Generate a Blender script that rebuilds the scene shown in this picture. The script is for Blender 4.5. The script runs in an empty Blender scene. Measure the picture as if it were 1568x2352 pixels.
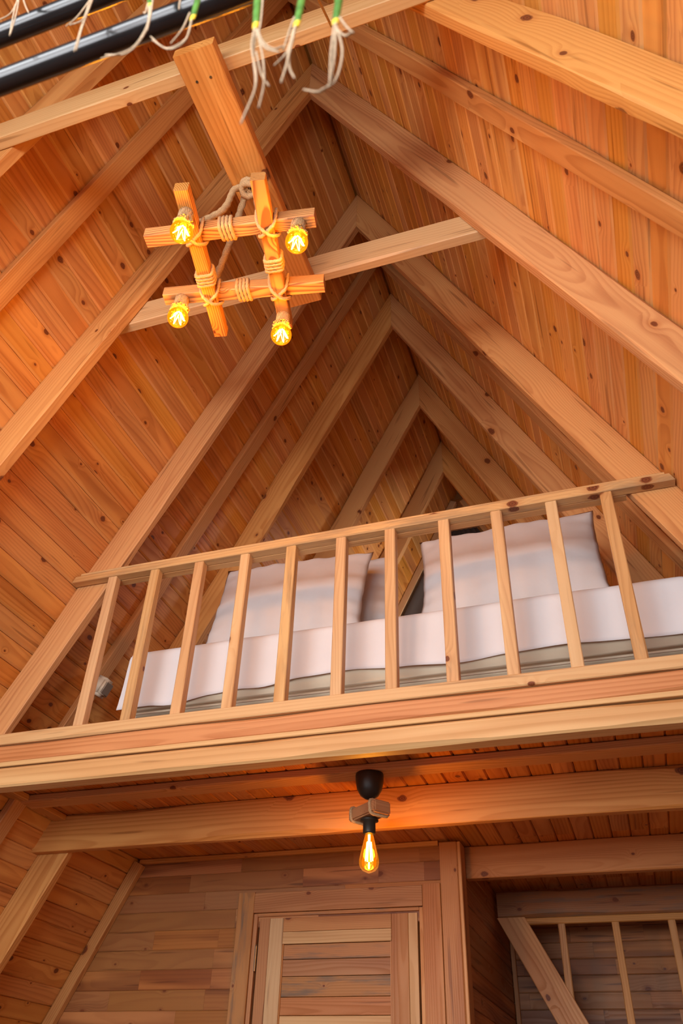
import bpy, bmesh, math, random
from mathutils import Vector, Matrix, noise

random.seed(11)
scene = bpy.context.scene
col = scene.collection

# ------------------------------------------------------------------ scale
# layout figures are in "bays" (1 bay = 2.6 m) measured from the eye point
S, ZC = 2.6, 1.2
def U(x, y, z):
    return Vector((x*S, y*S, z*S + ZC))

# ------------------------------------------------------------------ camera
R_RIGHT = Vector((0.9486494254, 0.3150227485, 0.0287216924))
R_UP = Vector((0.1717217665, -0.5891076895, 0.7895972170))
R_FWD = Vector((-0.2656612553, 0.7441188065, 0.6129529340))
FPX = 1852.661
cam_data = bpy.data.cameras.new('camera')
cam = bpy.data.objects.new('camera', cam_data)
col.objects.link(cam)
M = Matrix((R_RIGHT, R_UP, -R_FWD)).transposed().to_4x4()
M.translation = U(0, 0, 0)
cam.matrix_world = M
cam_data.sensor_fit = 'VERTICAL'
cam_data.sensor_height = 36.0
cam_data.lens = FPX/2352.0*36.0
cam_data.clip_start = 0.02
cam_data.dof.use_dof = True
cam_data.dof.focus_distance = 3.6
cam_data.dof.aperture_fstop = 6.5
scene.camera = cam

# ------------------------------------------------------------------ world, daylight, exposure
world = bpy.data.worlds.new('world')
scene.world = world
world.use_nodes = True
bg = world.node_tree.nodes['Background']
bg.inputs[0].default_value = (0.80, 0.90, 1.0, 1)
bg.inputs[1].default_value = 1.0

def area_light(name, loc, target, sx, sy, power, color):
    d = bpy.data.lights.new(name, 'AREA')
    d.shape = 'RECTANGLE'; d.size = sx; d.size_y = sy
    d.energy = power; d.color = color
    o = bpy.data.objects.new(name, d)
    col.objects.link(o)
    o.location = loc
    o.rotation_euler = (Vector(target) - Vector(loc)).to_track_quat('-Z', 'Y').to_euler()
    return o
# daylight through the glazed front gable, behind the eye point
area_light('daylight_front', U(-.56, -.38, .43), U(-.35, 1.0, .24), 3.8, 1.75, 255, (.97, .98, 1.0))
# daylight through the small roof window at the back of the loft
area_light('daylight_loft', U(.040, 1.957, .98), U(-.857, 1.957, .54), .13, .75, 40, (1.0, .96, .93))

scene.view_settings.view_transform = 'Standard'
scene.view_settings.look = 'None'
scene.view_settings.gamma = 1.0
scene.view_settings.use_curve_mapping = False
scene.view_settings.exposure = -0.22
scene.cycles.max_bounces = 6
scene.cycles.diffuse_bounces = 4
scene.cycles.glossy_bounces = 3
scene.cycles.transparent_max_bounces = 12
scene.cycles.sample_clamp_indirect = 6.0
scene.cycles.use_denoising = True
scene.cycles.use_adaptive_sampling = True
scene.cycles.adaptive_threshold = 0.05
scene.cycles.adaptive_min_samples = 16

# ------------------------------------------------------------------ materials
class NT:
    def __init__(s, name):
        s.mat = bpy.data.materials.new(name)
        s.mat.use_nodes = True
        s.t = s.mat.node_tree
        s.t.nodes.clear()
        s.out = s.t.nodes.new('ShaderNodeOutputMaterial')
    def n(s, typ, **kw):
        nd = s.t.nodes.new('ShaderNode' + typ)
        for k, v in kw.items(): setattr(nd, k, v)
        return nd
    def put(s, sock, v):
        if isinstance(v, bpy.types.NodeSocket): s.t.links.new(v, sock)
        elif v is not None: sock.default_value = v
    def m(s, op, a, b=None, c=None, clamp=False):
        nd = s.n('Math', operation=op, use_clamp=clamp)
        s.put(nd.inputs[0], a)
        if b is not None: s.put(nd.inputs[1], b)
        if c is not None: s.put(nd.inputs[2], c)
        return nd.outputs[0]
    def comb(s, x, y, z):
        nd = s.n('CombineXYZ')
        for i, v in enumerate((x, y, z)): s.put(nd.inputs[i], v)
        return nd.outputs[0]
    def noise(s, vec, scale=1.0, detail=2.0, rough=.5):
        nd = s.n('TexNoise')
        s.put(nd.inputs['Vector'], vec)
        nd.inputs['Scale'].default_value = scale
        nd.inputs['Detail'].default_value = detail
        nd.inputs['Roughness'].default_value = rough
        return nd.outputs[0]
    def mix(s, f, a, b):
        nd = s.n('Mix', data_type='RGBA')
        s.put(nd.inputs[0], f)
        s.put(nd.inputs[6], (*a, 1) if isinstance(a, tuple) and len(a) == 3 else a)
        s.put(nd.inputs[7], (*b, 1) if isinstance(b, tuple) and len(b) == 3 else b)
        return nd.outputs[2]
    def smooth(s, v, lo, hi):
        nd = s.n('MapRange', interpolation_type='SMOOTHSTEP')
        s.put(nd.inputs[0], v)
        nd.inputs[1].default_value = lo; nd.inputs[2].default_value = hi
        return nd.outputs[0]
    def bsdf(s, color, rough=.5, spec=.4, **kw):
        b = s.n('BsdfPrincipled')
        s.put(b.inputs['Base Color'], (*color, 1) if isinstance(color, tuple) and len(color) == 3 else color)
        s.put(b.inputs['Roughness'], rough)
        b.inputs['Specular IOR Level'].default_value = spec
        for k, v in kw.items(): s.put(b.inputs[k.replace('_', ' ')], v)
        s.t.links.new(b.outputs[0], s.out.inputs[0])
        return b
    def bump(s, b, h, dist=.002, strength=.5):
        nd = s.n('Bump')
        nd.inputs['Distance'].default_value = dist
        nd.inputs['Strength'].default_value = strength
        s.put(nd.inputs['Height'], h)
        s.t.links.new(nd.outputs[0], b.inputs['Normal'])

def wood(name, light, dark, red, knot=(.13, .035, .010), spacing=.0085, prob=.34, rough=.42,
         tone=.5, grain=.75, stain=0.0, axis='x', streak=.5, spec=.35, rough_bump=False, kden=5.6):
    """pine: growth rings about a wandering pith, knots that bend them, per-piece tone"""
    w = NT(name)
    tc = w.n('TexCoord'); oi = w.n('ObjectInfo')
    sep = w.n('SeparateXYZ'); w.t.links.new(tc.outputs['Object'], sep.inputs[0])
    X, Y, Z = sep.outputs
    r = oi.outputs['Random']
    r1 = w.m('FRACT', w.m('MULTIPLY', r, 7.131)); r2 = w.m('FRACT', w.m('MULTIPLY', r, 13.713))
    r3 = w.m('FRACT', w.m('MULTIPLY', r, 29.37)); r4 = w.m('FRACT', w.m('MULTIPLY', r, 61.91))
    px = w.m('MULTIPLY_ADD', r, 97.0, X); py = w.m('MULTIPLY_ADD', r, 53.0, Y); pz = w.m('MULTIPLY_ADD', r, 71.0, Z)
    # knots
    vo = w.n('TexVoronoi', feature='F1', voronoi_dimensions='2D'); vo.inputs['Scale'].default_value = 1.0
    w.t.links.new(w.comb(w.m('MULTIPLY', px, kden), w.m('MULTIPLY', w.m('ADD', py, Z), kden*1.45), 0.0), vo.inputs['Vector'])
    cs = w.n('SeparateColor'); w.t.links.new(vo.outputs['Color'], cs.inputs[0])
    has = w.m('GREATER_THAN', cs.outputs[0], 1-prob)
    rad = w.m('MULTIPLY_ADD', w.m('MULTIPLY', cs.outputs[1], cs.outputs[1]), .085, .035)
    d = w.m('ADD', vo.outputs['Distance'], w.m('MULTIPLY', w.m('SUBTRACT', 1.0, has), 9.0))
    k = w.m('DIVIDE', d, rad)
    kn = w.noise(w.comb(w.m('MULTIPLY', px, 60.), w.m('MULTIPLY', py, 60.), w.m('MULTIPLY', pz, 60.)), 1, 1)
    kk = w.m('ADD', k, w.m('MULTIPLY_ADD', kn, .5, -.25))
    kmask = w.m('SUBTRACT', 1.0, w.smooth(kk, .72, 1.05))
    khalo = w.m('SUBTRACT', 1.0, w.smooth(k, .8, 2.3))
    bend = w.m('MULTIPLY', w.m('EXPONENT', w.m('MULTIPLY', w.m('MULTIPLY', k, k), -.13)), .017)
    # rings
    wa = w.noise(w.comb(w.m('MULTIPLY', px, .85), w.m('MULTIPLY', py, 3.2), w.m('MULTIPLY', pz, 3.2)), 1, 2.0)
    warp = w.m('MULTIPLY_ADD', wa, .10, -.05)
    y0 = w.m('MULTIPLY_ADD', r1, .16, -.08); z0 = w.m('MULTIPLY_ADD', r2, -.12, -.015)
    dy = w.m('ADD', w.m('SUBTRACT', Y, y0), warp); dz = w.m('ADD', w.m('SUBTRACT', Z, z0), warp)
    rr = w.m('SQRT', w.m('ADD', w.m('MULTIPLY', dy, dy), w.m('MULTIPLY', dz, dz)))
    rr = w.m('ADD', rr, bend)
    sp = w.m('MULTIPLY_ADD', r3, spacing*.7, spacing*.65)
    fr = w.m('FRACT', w.m('DIVIDE', rr, sp))
    ring = w.m('MULTIPLY', w.smooth(fr, .25, .86), w.m('SUBTRACT', 1.0, w.smooth(fr, .88, 1.0)))
    fib = w.noise(w.comb(w.m('MULTIPLY', px, 5.), w.m('MULTIPLY', py, 260.), w.m('MULTIPLY', pz, 260.)), 1, 2.0)
    big = w.noise(w.comb(w.m('MULTIPLY', px, .7), w.m('MULTIPLY', py, 9.), w.m('MULTIPLY', pz, 9.)), 1, 2.0)
    gs = w.m('MULTIPLY', ring, w.m('MULTIPLY_ADD', w.smooth(big, .3, .7), grain*.55, grain*.45))
    gs = w.m('ADD', gs, w.m('MULTIPLY_ADD', fib, .42, -.21), clamp=True)
    c = w.mix(gs, light, dark)
    heart = w.m('MULTIPLY', w.smooth(w.m('ADD', big, w.m('MULTIPLY_ADD', r4, .3, -.15)), .48, .66), streak)
    c = w.mix(heart, c, w.mix(gs, red, tuple(x*.75 for x in red)))
    if stain:
        st = w.noise(w.comb(w.m('MULTIPLY', px, 3.), w.m('MULTIPLY', py, 26.), w.m('MULTIPLY', pz, 26.)), 1, 4.0, .65)
        st2 = w.noise(w.comb(w.m('MULTIPLY', px, 1.2), w.m('MULTIPLY', py, 5.), w.m('MULTIPLY', pz, 5.)), 1, 2.0)
        sm = w.m('MULTIPLY', w.smooth(w.m('ADD', st, w.m('MULTIPLY_ADD', st2, .6, -.3)), .46, .72), stain)
        c = w.mix(sm, c, (.16, .12, .085))
    # resin streaks
    rs = w.noise(w.comb(w.m('MULTIPLY', px, 2.4), w.m('MULTIPLY', py, 46.), w.m('MULTIPLY', pz, 46.)), 1, 1.0)
    c = w.mix(w.m('MULTIPLY', w.smooth(rs, .66, .76), .6), c, tuple(x*.55 for x in red))
    # tone of the piece
    tv = w.m('MULTIPLY_ADD', w.m('POWER', r4, 1.3), tone, 1.0 - tone*.62)
    hsv = w.n('HueSaturation')
    w.put(hsv.inputs['Hue'], w.m('MULTIPLY_ADD', r2, .006, .496))
    w.put(hsv.inputs['Saturation'], w.m('MULTIPLY_ADD', r1, .10, .95))
    w.put(hsv.inputs['Value'], tv); w.put(hsv.inputs['Color'], c)
    c = hsv.outputs[0]
    c = w.mix(w.m('MULTIPLY', khalo, .45), c, red)
    kc = w.mix(w.smooth(w.m('FRACT', w.m('MULTIPLY', k, 2.6)), .3, .9), knot, tuple(x*1.9 for x in knot))
    c = w.mix(kmask, c, kc)
    b = w.bsdf(c, w.m('MULTIPLY_ADD', gs, .16, rough), spec)
    if rough_bump: w.bump(b, fib, .0012, .5)
    return w.mat

M_PLANK = wood('pine_plank', (.74, .340, .084), (.50, .165, .030), (.46, .135, .022), tone=.26, prob=.46, spacing=.013, grain=.62)
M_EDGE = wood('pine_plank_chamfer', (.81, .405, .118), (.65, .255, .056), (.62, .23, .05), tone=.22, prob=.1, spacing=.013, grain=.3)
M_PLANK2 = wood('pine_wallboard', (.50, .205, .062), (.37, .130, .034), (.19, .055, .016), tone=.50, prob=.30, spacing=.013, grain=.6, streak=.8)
M_CEIL = wood('pine_ceiling_board', (.68, .270, .062), (.46, .132, .024), (.40, .105, .018), tone=.30, prob=.30, spacing=.013, grain=.6)
M_BEAM = wood('pine_beam', (.68, .340, .112), (.50, .190, .048), (.48, .170, .040), tone=.22, prob=.24, kden=3.6, spacing=.011, rough=.5)
M_PALE = wood('pine_pale', (.68, .425, .195), (.56, .300, .112), (.52, .25, .088), tone=.16, prob=.2, kden=3.4, spacing=.013, rough=.52, grain=.6)
M_FASCIA = wood('pine_reddish', (.60, .275, .110), (.42, .150, .048), (.42, .150, .045), tone=.1, prob=.06, spacing=.012, rough=.5, grain=.8)
M_RAIL = wood('pine_rail', (.68, .415, .180), (.52, .270, .095), (.48, .215, .07), tone=.18, prob=.34, kden=3.8, spacing=.010, rough=.5, stain=.42, grain=.6)
M_STAIN = wood('pine_stained', (.36, .150, .052), (.26, .095, .028), (.24, .070, .020), tone=.2, prob=.5, spacing=.011, rough=.5, stain=.8)
M_FLOOR = wood('dark_floor_board', (.34, .165, .070), (.22, .090, .034), (.20, .075, .026), tone=.3, prob=.2, spacing=.012)
M_DOOR = wood('pine_door', (.54, .250, .086), (.43, .170, .050), (.36, .12, .032), tone=.30, prob=.2, spacing=.009, rough=.5)
M_SPOT = wood('pine_speckled', (.48, .215, .070), (.35, .135, .04), (.48, .2, .07), tone=.15, prob=.12, spacing=.009, rough=.5, stain=.85)
M_BURNT = wood('brushed_pine', (.68, .320, .090), (.24, .085, .022), (.46, .18, .05), tone=.12, prob=.25, spacing=.0062, rough=.55, grain=1.15, streak=.2)

def plain(name, color, rough=.6, spec=.3, metallic=0.0):
    w = NT(name)
    w.bsdf(color, rough, spec, Metallic=metallic)
    return w.mat

def cloth_mat(name, color, scale=1.0):
    w = NT(name)
    tc = w.n('TexCoord')
    n1 = w.noise(tc.outputs['Object'], 5.0*scale, 4, .55)
    n2 = w.noise(tc.outputs['Object'], 240., 1)
    c = w.mix(w.smooth(n1, .3, .7), tuple(x*.97 for x in color), color)
    b = w.bsdf(c, .85, .15)
    w.bump(b, w.m('ADD', w.m('MULTIPLY', n1, 1.0), w.m('MULTIPLY', n2, .02)), .02, .14)
    return w.mat
M_LINEN = cloth_mat('white_linen', (.70, .68, .68))
M_PILLOW = cloth_mat('white_pillowcase', (.70, .67, .66), 1.4)
M_MATTRESS = cloth_mat('mattress_ticking', (.66, .58, .43))
M_PIPING = plain('mattress_piping', (.40, .35, .26), .7)
M_CURTAIN = cloth_mat('dark_curtain', (.10, .084, .074))
M_BLACK = plain('black_lacquer', (.012, .012, .013), .18, .6)
M_BRONZE = plain('dark_bronze', (.030, .024, .018), .38, .5, .2)
M_BLACKPL = plain('black_plastic', (.02, .02, .02), .45)
M_BEIGE = plain('beige_plastic', (.66, .54, .40), .5)
M_GREY = plain('grey_plastic', (.22, .17, .13), .5)
M_STEEL = plain('hinge_steel', (.35, .30, .22), .35, .5, .9)
M_SCREW = plain('screw', (.10, .09, .08), .4, .5, .8)
M_CONC = plain('ground', (.30, .28, .25), .9)

def rope_mat(name, color):
    w = NT(name)
    tc = w.n('TexCoord')
    n1 = w.noise(tc.outputs['Object'], 320., 3, .6)
    c = w.mix(w.smooth(n1, .25, .75), tuple(x*.55 for x in color), color)
    b = w.bsdf(c, .9, .1)
    w.bump(b, n1, .002, .6)
    return w.mat
M_ROPE = rope_mat('jute_rope', (.66, .43, .22))
M_FRINGE = rope_mat('frayed_jute', (.62, .38, .14))

def leaf_mat():
    w = NT('palm_leaf_green')
    tc = w.n('TexCoord'); g = w.n('SeparateXYZ'); w.t.links.new(tc.outputs['Generated'], g.inputs[0])
    n1 = w.noise(tc.outputs['Object'], 60., 2)
    c = w.mix(w.smooth(n1, .35, .65), (.035, .13, .015), (.075, .22, .03))
    w.bsdf(c, .45, .4)
    return w.mat
M_LEAF = leaf_mat()
M_YELLOW = plain('leaf_yellow', (.75, .50, .03), .5)
M_FIBRE = rope_mat('dry_leaf_fibre', (.52, .39, .26))

def glow_glass(name, tint, glow, strength):
    w = NT(name)
    tr = w.n('BsdfTransparent'); tr.inputs[0].default_value = (*tint, 1)
    gl = w.n('BsdfGlossy'); gl.inputs['Roughness'].default_value = .05
    fr = w.n('Fresnel'); fr.inputs[0].default_value = 1.35
    mx = w.n('MixShader')
    w.t.links.new(fr.outputs[0], mx.inputs[0]); w.t.links.new(tr.outputs[0], mx.inputs[1]); w.t.links.new(gl.outputs[0], mx.inputs[2])
    em = w.n('Emission'); em.inputs[0].default_value = (*glow, 1); em.inputs[1].default_value = strength
    ad = w.n('AddShader')
    w.t.links.new(mx.outputs[0], ad.inputs[0]); w.t.links.new(em.outputs[0], ad.inputs[1])
    w.t.links.new(ad.outputs[0], w.out.inputs[0])
    return w.mat
M_BULB = glow_glass('amber_glass', (1.0, .62, .16), (1.0, .25, .002), .60)
def emit(name, color, strength):
    w = NT(name)
    e = w.n('Emission'); e.inputs[0].default_value = (*color, 1); e.inputs[1].default_value = strength
    w.t.links.new(e.outputs[0], w.out.inputs[0])
    return w.mat
M_FIL = emit('lit_filament', (1.0, .80, .42), 26.0)
def clear_glass():
    w = NT('window_glass')
    tr = w.n('BsdfTransparent'); gl = w.n('BsdfGlossy'); gl.inputs['Roughness'].default_value = .02
    fr = w.n('Fresnel'); fr.inputs[0].default_value = 1.45
    mx = w.n('MixShader')
    w.t.links.new(fr.outputs[0], mx.inputs[0]); w.t.links.new(tr.outputs[0], mx.inputs[1]); w.t.links.new(gl.outputs[0], mx.inputs[2])
    w.t.links.new(mx.outputs[0], w.out.inputs[0])
    return w.mat
M_GLASS = clear_glass()

# ------------------------------------------------------------------ object helpers
def link(name, me, mat, parent=None, mw=None):
    o = bpy.data.objects.new(name, me)
    col.objects.link(o)
    if mat is not None and not me.materials: me.materials.append(mat)
    if parent is not None:
        o.parent = parent
        if mw is not None: o.matrix_basis = parent.matrix_basis.inverted() @ mw
    elif mw is not None: o.matrix_basis = mw
    return o

def empty(name, loc, rotz=0.0):
    o = bpy.data.objects.new(name, None)
    col.objects.link(o)
    o.matrix_basis = Matrix.Translation(loc) @ Matrix.Rotation(rotz, 4, 'Z')
    o.empty_display_size = .1
    return o

def tag(o, label, cat, group=None):
    o['label'] = label; o['category'] = cat
    if group: o['group'] = group
    return o

def struct(o, label=None):
    o['kind'] = 'structure'
    if label: o['label'] = label
    return o

def mesh(name, verts, faces, smooth=False):
    me = bpy.data.meshes.new(name)
    me.from_pydata([tuple(v) for v in verts], [], faces)
    if smooth:
        me.polygons.foreach_set('use_smooth', [True]*len(me.polygons))
    me.update()
    return me

def fix(me):
    bm = bmesh.new(); bm.from_mesh(me)
    bmesh.ops.recalc_face_normals(bm, faces=bm.faces)
    bm.to_mesh(me); bm.free()
    return me

def timber_mesh(L, w, h, seed=0, wane=.006, end0=(0, 0), end1=(0, 0), step=.12, base=.003):
    """sawn timber along local X, width w on Y, depth h on Z; arris worn unevenly. end=(offset, slope vs z)"""
    n = max(2, int(L/step))
    V, F = [], []
    for i in range(n+1):
        t = i/n
        ring = []
        for q, (sy, sz) in enumerate(((-1, -1), (1, -1), (1, 1), (-1, 1))):
            c = base + wane*max(0.0, noise.noise(Vector((t*L*1.7 + seed*3.1, q*7.7, seed*1.3))) - .05)*2.2
            c = min(c, .4*min(w, h))
            a = (sy*(w/2), sz*(h/2 - c)); b = (sy*(w/2 - c), sz*(h/2))
            ring += [a, b] if q in (0, 2) else [b, a]
        # order: bottom-left(a,b), bottom-right(b,a), top-right(a,b), top-left(b,a)
        for (y, z) in ring:
            x0 = -L/2 + end0[0] + end0[1]*z; x1 = L/2 + end1[0] + end1[1]*z
            V.append((x0 + (x1 - x0)*t, y, z))
    for i in range(n):
        for k in range(8):
            a = i*8 + k; b = i*8 + (k+1) % 8
            F.append((a, b, b+8, a+8))
    F.append(tuple(range(7, -1, -1))); F.append(tuple(n*8 + k for k in range(8)))
    return fix(mesh('timber', V, F))

_seed = [0]
def beam(name, p0, p1, w, h, up, mat, parent=None, wane=.006, **kw):
    """timber between two points (world metres); up = direction of its depth h"""
    p0, p1 = Vector(p0), Vector(p1)
    x = (p1 - p0).normalized()
    z = Vector(up); z = (z - x*z.dot(x)).normalized()
    y = z.cross(x)
    mw = Matrix((x, y, z)).transposed().to_4x4(); mw.translation = (p0 + p1)/2
    _seed[0] += 1
    me = timber_mesh((p1-p0).length, w, h, _seed[0], wane, **kw)
    return link(name, me, mat, parent, mw)

def bar(name, x0, x1, y0, y1, z0, z1, mat, parent=None, axis='x', wane=.004, **kw):
    """axis-aligned timber given in bays"""
    a, b = U(x0, y0, z0), U(x1, y1, z1)
    c = (a + b)/2; d = b - a
    if axis == 'x':
        return beam(name, (a.x, c.y, c.z), (b.x, c.y, c.z), abs(d.y), abs(d.z), (0, 0, 1), mat, parent, wane, **kw)
    if axis == 'y':
        return beam(name, (c.x, a.y, c.z), (c.x, b.y, c.z), abs(d.x), abs(d.z), (0, 0, 1), mat, parent, wane, **kw)
    return beam(name, (c.x, c.y, a.z), (c.x, c.y, b.z), abs(d.x), abs(d.y), (0, 1, 0), mat, parent, wane, **kw)

_plank_cache = {}
def plank_mesh(L, w, t, c1=.0062, c2=.0025, dep=.0042, sk0=0.0, sk1=0.0, face=None, edge=None):
    """tongue-and-groove board along X, visible face at z=0, body towards +z; sk = end skew against y"""
    key = (round(L, 3), round(w, 4), round(t, 4), round(c1, 4), round(sk0, 3), round(sk1, 3), edge is not None)
    if key in _plank_cache: return _plank_cache[key]
    prof = [(-w/2, t), (-w/2, dep), (-w/2 + c1, 0), (w/2 - c2 - .0018, 0), (w/2 - .0018, dep*.8), (w/2 - .0018, dep*1.6), (w/2, dep*1.6), (w/2, t)]
    n = len(prof)
    V = [(-L/2 + sk0*y, y, z) for y, z in prof] + [(L/2 + sk1*y, y, z) for y, z in prof]
    F = [(i, (i+1) % n, n + (i+1) % n, n + i) for i in range(n)]
    F += [tuple(range(n-1, -1, -1)), tuple(range(n, 2*n))]
    me = fix(mesh('board', V, F))
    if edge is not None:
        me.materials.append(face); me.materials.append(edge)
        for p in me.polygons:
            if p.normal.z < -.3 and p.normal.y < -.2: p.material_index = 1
    _plank_cache[key] = me
    return me

def sweep(pts, rad, sides=8, closed=False, strands=0, pitch=.02, caps=True, jit=0.0):
    """tube along points; strands>0 makes a twisted rope"""
    pts = [Vector(p) for p in pts]
    n = len(pts)
    V, F = [], []
    t = (pts[1] - pts[0]).normalized()
    nrm = t.orthogonal().normalized()
    s = 0.0
    for i, p in enumerate(pts):
        if closed: t2 = (pts[(i+1) % n] - pts[i-1])
        else: t2 = pts[min(i+1, n-1)] - pts[max(i-1, 0)]
        if t2.length > 1e-9:
            t2.normalize()
            q = t.rotation_difference(t2); nrm = (q @ nrm); t = t2
        nrm = (nrm - t*nrm.dot(t)).normalized()
        bn = t.cross(nrm)
        if i: s += (pts[i]-pts[i-1]).length
        r0 = rad(i/(n-1)) if callable(rad) else rad
        for k in range(sides):
            a = 2*math.pi*k/sides
            r = r0
            if strands: r = r0*(1 + .17*math.cos(strands*a - 2*math.pi*s/pitch))
            if jit: r *= 1 + random.uniform(-jit, jit)
            V.append(p + (nrm*math.cos(a) + bn*math.sin(a))*r)
    m = n if closed else n-1
    for i in range(m):
        for k in range(sides):
            a = i*sides + k; b = i*sides + (k+1) % sides
            c = ((i+1) % n)*sides + (k+1) % sides; d = ((i+1) % n)*sides + k
            F.append((a, b, c, d))
    if caps and not closed:
        F.append(tuple(range(sides-1, -1, -1))); F.append(tuple((n-1)*sides + k for k in range(sides)))
    return V, F

def joinvf(parts):
    V, F = [], []
    for v, f in parts:
        o = len(V); V += v; F += [tuple(i+o for i in q) for q in f]
    return V, F

def spline(ctrl, n=8):
    """Catmull-Rom through control points"""
    c = [Vector(p) for p in ctrl]
    c = [c[0]*2 - c[1]] + c + [c[-1]*2 - c[-2]]
    out = []
    for i in range(1, len(c)-2):
        p0, p1, p2, p3 = c[i-1:i+3]
        for k in range(n):
            t = k/n
            out.append(.5*((2*p1) + (p2-p0)*t + (2*p0-5*p1+4*p2-p3)*t*t + (3*p1-p0-3*p2+p3)*t**3))
    out.append(c[-2])
    return out

def lathe(prof, seg=24, z0=0.0):
    V, F = [], []
    n = len(prof)
    for i, (r, z) in enumerate(prof):
        for k in range(seg):
            a = 2*math.pi*k/seg
            V.append(Vector((r*math.cos(a), r*math.sin(a), z + z0)))
    for i in range(n-1):
        for k in range(seg):
            F.append((i*seg+k, i*seg+(k+1) % seg, (i+1)*seg+(k+1) % seg, (i+1)*seg+k))
    F.append(tuple(range(seg-1, -1, -1))); F.append(tuple((n-1)*seg+k for k in range(seg)))
    return V, F

def rbox_vf(cx, cy, cz, sx, sy, sz, bev=.004, seg=2):
    bm = bmesh.new()
    bmesh.ops.create_cube(bm, size=1.0, matrix=Matrix.Translation((cx, cy, cz)) @ Matrix.Diagonal((sx, sy, sz, 1)))
    bmesh.ops.bevel(bm, geom=bm.edges[:], offset=bev, segments=seg, affect='EDGES')
    V = [v.co.copy() for v in bm.verts]; F = [tuple(v.index for v in f.verts) for f in bm.faces]
    bm.free()
    return V, F

# ------------------------------------------------------------------ the A-frame
XR, ZR = -.347, 1.785                 # ridge
TH = math.radians(63.8)
ST, CT = math.sin(TH), math.cos(TH)
ZF = -ZC/S                             # ground floor level in bays
Y_FRONT, Y_BACK = -.33, 2.168
LS = (ZR - ZF)/ST                      # slope length
def slope_x(side, z, inset=0.0):
    return XR + side*((ZR - z)/math.tan(TH) - inset/ST)

RAFT_Y = [(-.225, 'main'), (.082, 'main'), (.387, 'main'), (.522, 'flat'), (.686, 'main'), (1.0, 'main'),
          (1.153, 'flat'), (1.298, 'main'), (1.597, 'main'), (1.90, 'main')]
RD, RT = .0575, .018
FD, FT = .013, .0325

PITCH = .0335
joints = [Y_FRONT, .092, .396, .696, 1.01, 1.302, 1.607, 1.91, Y_BACK]
for side, nm in ((-1, 'wall_left'), (1, 'wall_right')):
    root = empty(nm, U(slope_x(side, ZF), .8, ZF))
    struct(root, 'sloping %s side of the roof, clad in varnished pine boards' % ('left' if side < 0 else 'right'))
    up = Vector((-side*CT, 0, ST)); outw = Vector((side*ST, 0, CT)); along = Vector((0, 1, 0))
    nrow = int(LS/PITCH)
    for i in range(nrow+1):
        s = (i + .5)*PITCH + (.004 if side < 0 else -.006)
        if i == 0: s += .003
        # rows out of view near the ground are single long boards
        if s > 1.95: cuts = [0, 8]
        else:
            cuts = [0]
            while cuts[-1] < 8:
                cuts.append(min(8, cuts[-1] + random.choice((2, 3, 4, 5, 8))))
        for a, b in zip(cuts, cuts[1:]):
            ya, yb = joints[a]*S, joints[b]*S
            base = Vector((XR*S, 0, ZR*S + ZC)) - up*(s*S)
            x = along*(1 if side > 0 else -1)
            z = outw; y = z.cross(x)
            mw = Matrix((x, y, z)).transposed().to_4x4()
            mw.translation = base + Vector((0, (ya+yb)/2, 0)) + outw*random.uniform(0, .0012)
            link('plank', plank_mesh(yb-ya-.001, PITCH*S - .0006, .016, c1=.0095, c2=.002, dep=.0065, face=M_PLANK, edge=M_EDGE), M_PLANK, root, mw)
    # boarding behind the planks closes the roof
    c = Vector((XR*S, (Y_FRONT+Y_BACK)/2*S, ZR*S+ZC)) - up*(LS*S/2 - .05) + outw*.034
    V, F = rbox_vf(0, 0, 0, (Y_BACK-Y_FRONT)*S, LS*S + .1, .03, .002, 1)
    x = along*(1 if side > 0 else -1); y = outw.cross(x)
    mw = Matrix((x, y, outw)).transposed().to_4x4(); mw.translation = c
    link('sheathing', fix(mesh('sheathing', V, F)), M_PLANK, root, mw)

# rafters
R_LABEL = {
    (-.225, -1): None, (.082, -1): None,
    (.387, -1): 'left rafter behind the end of the front collar beam',
    (.387, 1): 'thick right rafter with brown face beside the front collar beam',
    (.522, -1): 'flat weathered left rafter above the chandelier, in front of the collar beam pair',
    (.522, 1): 'flat pale right rafter between the two thickest right rafters',
    (.686, -1): 'thick left rafter holding the left end of the rear collar beam',
    (.686, 1): 'thick rounded right rafter holding the right end of the rear collar beam',
    (1.0, -1): 'thick left rafter carrying the left end of the loft handrail',
    (1.0, 1): 'thick orange right rafter carrying the right end of the loft handrail',
    (1.153, -1): 'thin flat left rafter with the small beige box on it',
    (1.153, 1): 'thin flat right rafter just behind the handrail rafter',
    (1.298, -1): 'left rafter with a long crack and dark knots, over the loft bed',
    (1.298, 1): 'right rafter with swirling knots and grey streaks, over the loft bed',
    (1.597, -1): 'left rafter deep in the loft beside the daylit boards',
    (1.597, 1): 'right rafter deep in the loft, second from the back gable',
    (1.90, -1): 'left rafter nearest the back gable',
    (1.90, 1): 'right rafter nearest the back gable',
}
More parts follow.
